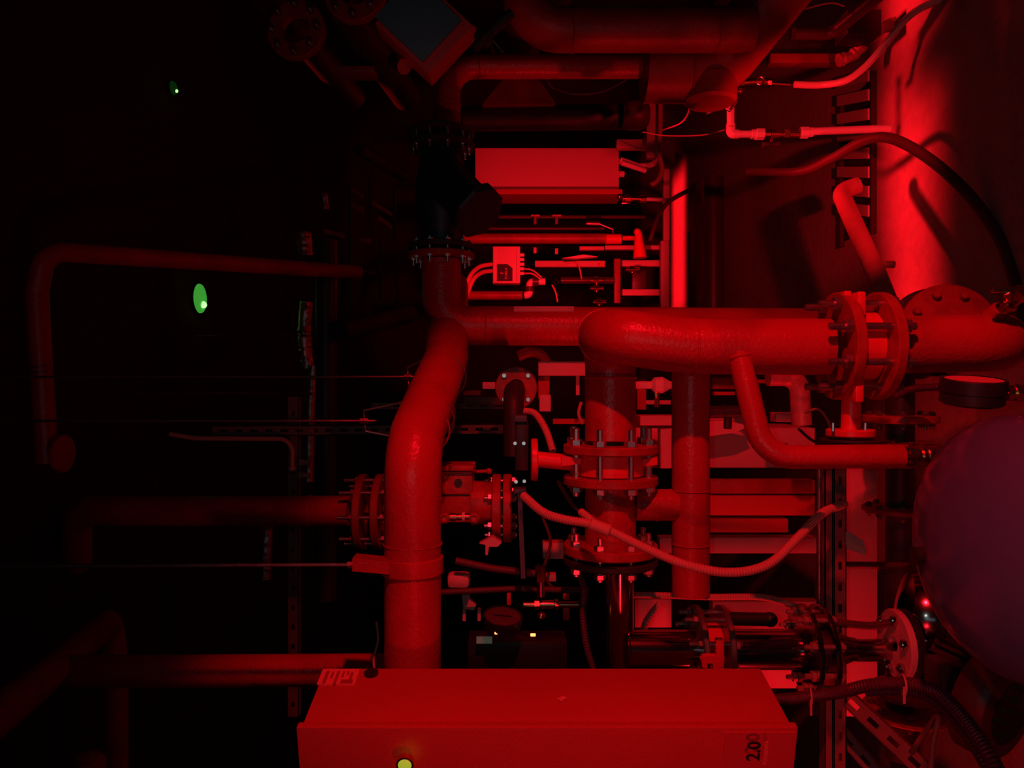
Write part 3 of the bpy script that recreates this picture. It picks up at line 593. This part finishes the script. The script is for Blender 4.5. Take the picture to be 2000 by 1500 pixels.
pipe('column_pipe', 'dark wide pipe crossing in front of the foil ducts', [(637,470,3.5),(637,1170,3.5)], S(41,3.5), m='darkpipe')
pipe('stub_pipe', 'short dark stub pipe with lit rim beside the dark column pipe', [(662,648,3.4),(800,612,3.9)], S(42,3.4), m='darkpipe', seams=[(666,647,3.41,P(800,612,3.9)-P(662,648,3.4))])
for (pts, w_, lb) in (([(598,590,4.0),(594,650,4.0),(600,720,4.0)],26,'crumpled foil duct beside the dark column pipe'),
                      ([(612,715,3.9),(606,800,3.9),(603,940,3.9)],22,'foil duct lower section behind the slotted upright'),
                      ([(592,455,4.2),(596,500,4.2)],30,'foil duct piece above the ribbed crossing duct'),
                      ([(632,378,4.4),(636,410,4.4)],14,'tiny foil duct tip near the dark ladder'),
                      ([(522,1030,3.3),(518,1130,3.3)],24,'foil wrapped duct under the dim drop pipe')):
    q = resample(spline([P(*p) for p in pts], 8), .012); r_ = S(w_,pts[0][2])/2
    t = Thing('foil_duct', lb, 'duct'); mb = MB().tube(q, [r_*(.92+.16*random.random()) for _ in q], 22)
    mb.v = [v+V((random.uniform(-1,1),random.uniform(-1,1),0))*r_*.07 for v in mb.v]; t.part('foil_duct', mb, 'foil'); t.done()
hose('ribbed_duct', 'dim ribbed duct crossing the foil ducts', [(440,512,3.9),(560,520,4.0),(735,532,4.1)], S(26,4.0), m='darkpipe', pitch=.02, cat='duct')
t = Thing('cable_ladder', 'dark steel cable ladder with slanted rungs left of the strainer', 'ladder')
for px, a, b_ in ((683,362,600),(724,345,440),(742,470,600),(770,370,470),(775,500,610)): t.part('rail', MB().box((P(px,a,5.0)+P(px,b_,5.0))/2, (S(b_-a,5.0),.03,.02)), 'darkpipe')
for (a, b_) in (((682,366),(708,383)),((686,398),(710,410)),((727,395),(768,420)),((738,424),(770,446)),((632,450),(672,460)),((700,468),(724,470))):
    t.part('rung', MB().prism([P(a[0],a[1]-4,5),P(b_[0],b_[1]-4,5),P(b_[0],b_[1]+5,5),P(a[0],a[1]+5,5)], Y*.02), 'cab')
t.done()
for (px,py,d_,r,ms,lb) in ((393,583,4.02,.082,('green','greenhot'),'glowing green dome lamp on the dark ceiling'),(330,172,3.7,.035,('greend','greenhot'),'tiny green light near the upper left corner')):
    t = Thing('ceiling_lamp', lb, 'lamp'); c = P(px,py,d_); c.z = 3.31
    t.part('base', MB().cyl(c, c-Z*.012, r, 32), 'wallb'); t.part('dome', MB().lathe(c-Z*.012, -Z, [(0,r*.97),(.006,r*.95),(.014,r*.75),(.019,r*.4),(.02,0)], 32), ms[0])
    t.part('led', MB().sphere(c-Z*.031-X*r*.42, .019 if r > .05 else .008), ms[1]); t.done()
# ================================================================ TOP (world right) : big dark pipework and display box
M['screenm'] = M['grey']
t = Thing('display_box', 'diamond-tilted box with a dark grey face at the top', 'box')
s2 = math.sqrt(.5); ua = V((s2,0,s2)); ub = V((-s2,0,s2)); na = V((0,-1,0)); cb = P(824,42,1.62)
ua = (P(905,68,1.62)-P(828,150,1.62)).normalized(); ub = (P(738,50,1.62)-P(828,150,1.62)).normalized(); ub = (ub-ua*ub.dot(ua)).normalized()
t.part('case', MB().box(cb+V((0,.04,0))+V((-.004,0,-.004)), (.145,.165,.07), (ua,ub,ua.cross(ub)), ch=.004), 'cab')
t.part('screen', MB().box(cb+V((.006,.0,.008)), (.125,.145,.006), (ua,ub,ua.cross(ub)), ch=.001), 'grey', label='dark grey flat face')
t.part('mount', MB().cyl(P(790,130,1.68), P(770,118,1.72), .018, 12), 'brass'); t.done()
t = Thing('needle_valve', 'small valve with thin bright lever beside the tilted display box', 'valve')
t.part('body', MB().cyl(P(925,95,1.75), P(1000,25,1.75), .012, 14).cyl(P(940,82,1.75), P(950,72,1.75), .02, 6), 'darkm')
t.part('lever', MB().cyl(P(962,78,1.72), P(982,101,1.72), .0035, 10), 'brass'); t.part('bracket', MB().box(P(916,66,1.72), (.04,.02,.012), (ua,Y,ub), ch=.002), 'cab'); t.done()
pipe('big_pipe', 'very thick dark red pipe along the top edge with left elbow', [(1022,-90,2.3),(1022,58,2.3),(1470,58,2.3)], S(84,2.3), .16, m='pipe2', seams=[(1118,58,2.3,Z),(1400,58,2.3,Z)])
pipe('big_pipe', 'wide dark red elbow pipe reaching down to the plastic pipe', [(1258,140,2.5),(1395,140,2.5),(1570,-80,2.35)], S(118,2.5), .14, m='pipe2', seams=[(1345,140,2.5,Z)],
     extra=lambda t: t.part('end_boss', MB().cyl(P(1388,150,2.48), P(1388,203,2.48), S(50,2.48), 36, ch=.01), 'pipe2'))
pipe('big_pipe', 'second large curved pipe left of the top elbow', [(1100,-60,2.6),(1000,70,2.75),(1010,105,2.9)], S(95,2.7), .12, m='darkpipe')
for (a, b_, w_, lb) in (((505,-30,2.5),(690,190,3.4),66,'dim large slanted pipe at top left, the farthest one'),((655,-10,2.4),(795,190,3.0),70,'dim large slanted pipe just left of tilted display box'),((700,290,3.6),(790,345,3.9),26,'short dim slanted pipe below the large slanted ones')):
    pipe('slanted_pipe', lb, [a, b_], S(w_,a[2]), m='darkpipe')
for (px,py,d_,r,lb) in ((580,60,2.5,58,'dim big round flange at the top left, leftmost'),(695,-15,2.3,62,'dim big round flange at the top, next to display box')):
    t = Thing('big_flange', lb, 'flange'); c = P(px,py,d_); a = (P(690,190,3.4)-P(505,-30,2.5)).normalized(); t.part('disc', MB().ring(c, a, S(r,d_), S(r*.5,d_), .03), 'pipe2')
    for q in ringpts(c, a, S(r*.8,d_), 8): t.part('bolt', bolt_mb(q-a*.015, q+a*.015, .007, .01), 'steel')
    t.done()
beam('support_plate', 'flat dim plate among the large slanted pipes', 655,730,128,140,2.6,.08,'pipe2','plate')
t = Thing('duct_hood', 'angular lit metal hood below the red upper pipe', 'hood'); t.part('hood', MB().prism([P(942,204,3.9),P(1085,201,3.9),P(1052,155,3.9),P(985,152,3.9)], Y*.4), 'pipe2'); t.done()
pipe('air_duct', 'wide dark duct between the lit hood and far cabinet', [(905,232,4.0),(1235,228,4.0)], S(48,4), m='darkm')
t = Thing('fan_motor', 'dark round motor end in front of the pale far post', 'motor'); t.part('end_bell', MB().lathe(P(1215,225,3.9), -Z, [(0,.06),(.03,.075),(.09,.078),(.12,.07),(.14,.05),(.145,0)], 32), 'darkpipe'); t.done()
# wires
for pts, lb in (([(1068,152,3.4),(1080,172,3.4),(1125,184,3.4),(1180,178,3.4),(1230,152,3.4)],'thin wire drooping below the red upper pipe'),
                ([(1345,195,3.0),(1346,215,3.0),(1330,240,3.0),(1292,255,3.2)],'thin wire looping from the dark elbow to the far post'),
                ([(1255,258,3.3),(1300,265,3.3),(1370,264,3.3),(1415,254,3.3)],'thin cable running toward the white plastic elbow'),
                ([(1500,28,2.8),(1560,20,2.8),(1620,6,2.8),(1650,12,2.8)],'thin cable near the top edge above the dark beams'),
                ([(1212,275,5.2),(1250,290,5.2),(1292,292,5.2)],'thin cable crossing the pale far post')):
    hose('wire', lb, pts, .006, m='hose', corr=False, cat='wire')
# dark beams upper right
pipe('dark_tube', 'dark bent tube at the upper right, above the white pipe', [(1550,66,2.9),(1625,66,2.9),(1730,-20,2.7)], .048, m='darkpipe')
beam('dark_beam', 'dark red flat beam behind the brass tap', 1505,1645,104,122,3.3,.06,'pipe2')
beam('black_box', 'black square box beside the top of the lit floor', 1655,1722,18,66,3.0,.12,'black','box')
t = Thing('crumpled_wrap', 'crumpled strip of wrapping at the top beside clear hose', 'wrap')
t.part('wrap', MB().tube(spline([P(1638,118,3.15),P(1665,108,3.15),P(1690,82,3.12),P(1712,62,3.1),P(1752,42,3.1)], 6), [.02+.012*random.random() for _ in range(25)], 7), 'cardb'); t.done()
# ================================================================ FAR EQUIPMENT ROW
df = 6.0
t = Thing('far_cabinet', 'long red-lit cabinet in the distance, right of the strainer', 'cabinet')
t.part('body', MB().box((P(928,290,df)+P(1209,376,df))/2+Y*.18, (S(88,df),.36,S(281,df)), ch=.006), 'pale')
t.part('base_strip', MB().box(P(1090,384,df), (S(9,df),.3,S(240,df))), 'cab')
for py in (315,340): t.part('gland', MB().cyl(P(1209,py,df), P(1219,py,df), .025, 12), 'pvc')
t.done()
pipe('far_pipe', 'fat white pipe leaving the far cabinet, upper one', [(1212,312,5.9),(1248,325,5.9),(1276,322,5.9),(1283,308,5.9)], .045, m='pvc')
pipe('far_pipe', 'fat white pipe leaving the far cabinet, lower one', [(1214,318,5.85),(1235,325,5.85),(1262,334,5.85)], .04, m='pvc')
beam('far_post', 'pale upright plate post behind the ribbed conduit', 1264,1283,150,308,5.4,.06)
beam('far_post', 'pale cross plate joining the far post to far cabinet', 1205,1264,272,290,5.6,.06)
hose('corrugated_hose', 'far ribbed conduit along the pale post, curling at its end', [(1289,158,5.3),(1290,230,5.3),(1288,300,5.3),(1293,330,5.3),(1285,352,5.3),(1272,361,5.3)], .035, pitch=.02)
t = Thing('brass_tap', 'glowing bright brass tap line in the distance below far cabinet', 'tap')
dt = 5.4; t.part('body', MB().cyl(P(1216,388,dt), P(1255,389,dt), .018, 12).cyl(P(1222,388,dt), P(1232,388,dt), .028, 8).cyl(P(1250,389,dt), P(1262,389,dt), .026, 8), 'brass')
t.part('tube', MB().cyl(P(1262,389,dt), P(1312,391,dt), .014, 12), 'pvc'); t.part('handle', MB().box(P(1222,396,dt), (.02,.02,.06), ch=.004), 'brass'); t.part('knob', MB().sphere(P(1210,384,dt), .022), 'brass'); t.done()
hose('black_cable', 'black cable drooping near the bright far tap', [(1345,372,5.0),(1320,385,5.0),(1300,400,5.0),(1285,425,5.0),(1270,470,5.0)], .03, m='rubber', corr=False, cat='cable')
t = Thing('control_box', 'far controller box with dark panel reading FORUS', 'controller')
db = 5.2; bc = (P(962,481,db)+P(1016,553,db))/2
t.part('case', MB().box(bc+Y*.06, (S(72,db),.12,S(54,db)), ch=.006), 'pale')
t.part('end_strip', MB().box(P(1011,517,db-.004), (S(66,db),.012,S(5,db))), 'pale'); t.part('end_strip', MB().box(P(966,517,db-.004), (S(66,db),.012,S(5,db))), 'pale')
lp = t.part('panel', MB().prism([P(971,516,db-.003),P(991,516,db-.003),P(1001,524,db-.003),P(1001,549,db-.003),P(971,549,db-.003)], Y*-.006), 'ink', label='dark name panel')
t.part('lettering', text_mb('FORUS', P(991,523,db-.012), X, Z, .026, .0008), 'inkred', lp); t.part('lettering', text_mb('F', P(984,531,db-.012), X, Z, .034, .0008), 'inkred', lp)
for k in range(5): t.part('cable_gland', MB().cyl(P(1016,498+k*9,db+.03), P(1024,498+k*9,db+.03), .012, 10), 'pvc')
t.done()
for pts, lb in (([(960,516,5.2),(935,522,5.1),(915,545,5.0),(902,600,5.0)],'far cable curving from the controller box, outer one'),([(960,529,5.2),(940,533,5.1),(922,550,5.0),(905,600,5.0)],'far cable curving from the controller box, inner one')):
    hose('black_cable', lb, pts, .03, m='hose', corr=False, cat='cable')
for pts, lb in (([(1024,525,5.2),(1040,528,5.2),(1058,542,5.2)],'thin far wire from the controller glands, upper one'),([(1024,534,5.2),(1040,535,5.2),(1055,545,5.2)],'thin far wire from the controller glands, lower one'),([(1105,513,5.3),(1125,513,5.3),(1132,525,5.3),(1136,545,5.3)],'white far wire bending beside the warning sticker'),([(1078,556,5.2),(1085,570,5.2),(1089,590,5.2)],'thin far wire dropping below the small ring')):
    hose('wire', lb, pts, .012, m='hose', corr=False, cat='wire')
pipe('far_pipe', 'dark red far pipe with lever valve above the controller', [(905,466,5.5),(1182,466,5.5)], S(20,5.5), m='pipe2')
t = Thing('ball_valve', 'far pale valve with a long bent lever', 'valve')
t.part('body', MB().cyl(P(1182,467,5.45), P(1214,467,5.45), S(10,5.45), 20, ch=.008).cyl(P(1216,465,5.45), P(1240,465,5.45), .018, 12), 'valve'); t.part('lever', MB().tube([P(1198,458,5.4),P(1197,448,5.4),P(1170,437,5.4)], .007, 8).cyl(P(1172,437,5.4), P(1145,436,5.4), .014, 8), 'steel'); t.done()
for a in ((1045,1182,509,521,'far pale upright beside the controller box glands'),(1214,1291,508,520,'far bright upright nearest the lit floor strip'),(1215,1291,565,577,'far bright upright, lower of the pair by floor strip'),(1132,1180,481,488,'far bright thin bar above the warning sticker'),(1182,1290,479,487,'far bright bar under the lever valve'),(1235,1262,520,566,'far dark cross bar between bright uprights')):
    beam('frame_bar', a[4], a[0],a[1],a[2],a[3],5.6,.06,'pale' if 'dark' not in a[4] else 'darkpipe','bar')
beam('frame_post', 'far bright post crossing the ends of bright uprights', 1291,1307,470,600,5.5,.06)
beam('frame_post', 'far dark red post in the middle of the valves', 1200,1212,505,592,5.4,.05,'pipe2')
beam('frame_post', 'far pale post beside the distant floor strip top', 1296,1308,330,470,6.2,.05)
t = Thing('warning_sign', 'far small triangle warning sticker on the bright upright', 'sign')
t.part('triangle', MB().prism([P(1165,519,5.58),P(1175,519,5.58),P(1170,509,5.58)], Y*-.005), 'tape'); t.part('mark', MB().box(P(1170,515.5,5.57), (.014,.004,.006)), 'ink'); t.done()
t = Thing('bright_plate', 'far bright diamond-shaped plate above the warning sticker', 'plate'); t.part('plate', MB().prism([P(1098,504,5.5),P(1140,497,5.5),P(1168,501,5.5),P(1125,505,5.5)], Y*.06), 'pvc'); t.done()
t = Thing('plastic_elbow', 'far white plastic elbows stepping down beside the controller', 'pipe')
t.part('pipe_body', MB().tube(fillet([P(1065,550,5.3),P(1034,550,5.3),P(1034,576,5.3),P(1024,577,5.3)], .03), .026, 14), 'pvc'); t.part('collar', MB().cyl(P(1040,550,5.3), P(1052,550,5.3), .036, 14), 'darkpipe'); t.part('collar', MB().cyl(P(1034,560,5.3), P(1034,570,5.3), .034, 14), 'darkpipe'); t.done()
pipe('far_pipe', 'dim fat far pipe leading to the white elbows', [(903,577,5.4),(1026,577,5.4)], S(17,5.4), m='pipe2')
pipe('far_pipe', 'dark far pipe carrying the small brass valves', [(1095,548,5.4),(1200,548,5.4)], S(14,5.4), m='darkpipe')
t = Thing('hose_ring', 'far small metal ring clamp beside the white elbows', 'clamp'); t.part('ring', MB().torus(P(1086,551,5.1), Y, .016, .005, 20, 8), 'stain'); t.done()
for px, py, lb in ((1165,547,'far glowing brass valve on the dark pipe'),(1165,563,'far brass valve line just below the first brass valve'),(1170,590,'far lowest brass valve, beside red pipe'),(1235,526,'far small valve on the bright upright')):
    t = Thing('brass_valve', lb, 'valve'); t.part('body', MB().cyl(P(px-12,py,5.2), P(px+14,py,5.2), .014, 10).cyl(P(px-6,py,5.2), P(px+4,py,5.2), .024, 8), 'brass'); t.part('knob', MB().cyl(P(px,py,5.2), P(px,py+7,5.2), .009, 8).sphere(P(px,py+6,5.2), .013), 'brass'); t.done()
t = Thing('valve_cone', 'far upright cone-shaped red fitting by the lever valve', 'fitting'); t.part('cone', MB().cyl(P(1247,455,5.3), P(1250,504,5.3), .025, 20, r2=.05).sphere(P(1245,453,5.3), .026), 'valve'); t.done()
for (x0,x1,y,lb) in ((905,1180,447,'thin dark far pipe above the lever valve'),(900,1260,424,'thin dark far pipe, highest in the bundle')):
    pipe('far_pipe', lb, [(x0,y,5.8),(x1,y,5.8)], .03, m='darkpipe')
for px, py in ((1045,422),(1087,425),(1153,412)):
    pass
pipe('shadow_column', 'dark cylinder put in for a column-shaped shadow beyond the grate', [(1392,348,5.0),(1392,640,5.0)], S(42,5), m='darkpipe')  # dark cylinder added in place of a column-shaped shadow
# ================================================================ PUMP (behind the tank)
t = Thing('pump', 'dark pump and motor with round fan cover behind the blue tank', 'pump')
t.part('volute', MB().lathe(P(1760,1190,1.98), V((-.2,-.3,-1)), [(0,.05),(.005,.10),(.03,.115),(.06,.115),(.08,.10),(.1,.06),(.1,0)], 40), 'stain')
t.part('terminal_box', MB().box(P(1845,1330,1.75), (.1,.08,.055), ch=.004), 'darkm')
mb = MB(); mc = P(1900,1330,1.85); fdir = V((-.15,-.9,-.5)).normalized()
mb.cyl(mc-fdir*.12, mc+fdir*.05, .085, 32)
for k in range(28):
    a = 2*math.pi*k/28; u, w_, _ = frame(fdir); dr_ = u*math.cos(a)+w_*math.sin(a)
    mb.box(mc-fdir*.035+dr_*.092, (.17,.003,.02), (fdir, fdir.cross(dr_), dr_))
t.part('motor', mb, 'darkm')
fcv = P(1975,1392,1.62); t.part('fan_cover', MB().lathe(fcv, fdir, [(-.07,.118),(-.02,.118),(-.004,.108),(0,.09),(0,.075)], 48), 'pipe2')
g = MB(); u, w_, _ = frame(fdir)
for k in range(-8,9):
    x_ = k*.0088; hl = math.sqrt(max(.075**2-x_*x_,0)); g.cyl(fcv+u*x_-w_*hl, fcv+u*x_+w_*hl, .0011, 5); g.cyl(fcv+w_*x_-u*hl, fcv+w_*x_+u*hl, .0011, 5)
g.lathe(fcv-fdir*.03, fdir, [(0,.1),(0,0)], 32)
t.part('grille', g, 'mesh'); t.done()

# ================================================================ SMALL CLUTTER IN THE GAPS
for pts, w_, mm, lb in (
  ([(1560,838,2.0),(1590,862,1.95),(1630,868,1.9),(1680,866,1.88)],.008,'rubber','dark wire looping under the second valve mounting plate'),
  ([(1572,806,2.1),(1600,800,2.1),(1622,835,2.05),(1618,880,2.0)],.007,'hose','thin wire behind the mounting plate of the second valve'),
  ([(1135,785,2.3),(1130,808,2.3),(1138,828,2.3)],.01,'hose','short pinkish wire arc beside the red stub pipe'),
  ([(1060,1010,2.1),(1075,1060,2.1),(1062,1120,2.1),(1090,1160,2.1)],.009,'rubber','dark wire running down beside the small pale block'),
  ([(1090,940,2.0),(1118,985,1.95),(1150,1010,1.9)],.012,'rubber','black cable tucked into the hose coupling'),
  ([(735,1215,2.0),(738,1250,1.97),(730,1285,1.95),(732,1316,1.9)],.006,'hose','thin dangling wire above the cabinet beside thick pipe'),
  ([(1620,1215,1.9),(1700,1222,1.9),(1745,1215,1.9)],.02,'rubber','black cable lying above the tapering steel reducer'),
  ([(1780,1470,1.7),(1830,1400,1.62),(1822,1455,1.6),(1815,1540,1.6)],.012,'cardb','thin reddish strap hanging below the purple hoses')):
    hose('wire', lb, pts, w_, m=mm, corr=False, cat='wire')
for a in ((905,1000,775,790,2.9,'zincd','dim slotted-looking bar behind the bent thick pipe'),(905,938,762,772,2.8,'cab','dim red block behind the small bright block'),
          (1150,1240,838,846,2.9,'pale','thin lit strip behind the first valve'),(1080,1142,818,828,2.8,'cab','short lit strip left of the red stub pipe'),
          (1245,1262,740,800,2.7,'cab','small red plate behind the pale ball valve'),(1392,1440,738,760,2.7,'pipe2','dark red block under the front pipe'),
          (1395,1435,765,772,2.7,'cab','thin dim strip under the dark red block'),(1262,1310,782,790,2.7,'pale','tiny pale strip beside the pale ball valve'),
          (1100,1112,1155,1172,2.2,'valve','small lit tab beside the brass manifold, higher one'),(1100,1112,1190,1212,2.2,'valve','small lit tab beside the brass manifold, lower one'),
          (990,998,1160,1182,2.2,'valve','tiny lit tab above the round dial gauge'),(1065,1086,1122,1136,2.2,'pale','small tilted pale tag by the brass manifold')):
    beam('small_part', a[6], a[0],a[1],a[2],a[3],a[4],.03,a[5],'part',.001)
t = Thing('tag_bundle', 'bundle of striped labels hanging from slotted rail near pale block', 'tags')
for k in range(4):
    a = P(1652,1040+k*9,1.95+k*.012); b = P(1686+2*k,1062+k*6,1.93+k*.012); t.part('tag', MB().box((a+b)/2, ((b-a).length,.002,.014), ((b-a).normalized(), Y, (b-a).normalized().cross(Y))), 'zinc')
t.done()
t = Thing('small_flange', 'dim red flanged elbow behind the upper end of drop pipe', 'flange')
t.part('disc', MB().ring(P(1465,745,2.4), X, .05, .015, .012), 'flange'); t.part('stub', MB().cyl(P(1465,745,2.4), P(1465,772,2.4), .02, 16), 'pipe2'); t.done()
for px, lb in ((1045,'far little valve in the dark bundle, nearest the controller'),(1087,'far little valve in the dark bundle, middle one')):
    t = Thing('small_valve', lb, 'valve'); t.part('stem', MB().cyl(P(px,422,5.7), P(px,438,5.7), .012, 8), 'zinc'); t.part('handle', MB().cyl(P(px-8,421,5.7), P(px+9,421,5.7), .009, 8), 'zinc'); t.done()
for px, py, lb in ((1045,484,'far pale peg beside the thick far pipe, left one'),(1087,486,'far pale peg beside the thick far pipe, right one')):
    beam('peg', lb, px-3, px+3, py-1, py+10, 5.6, .03, 'pale', 'peg', .001)
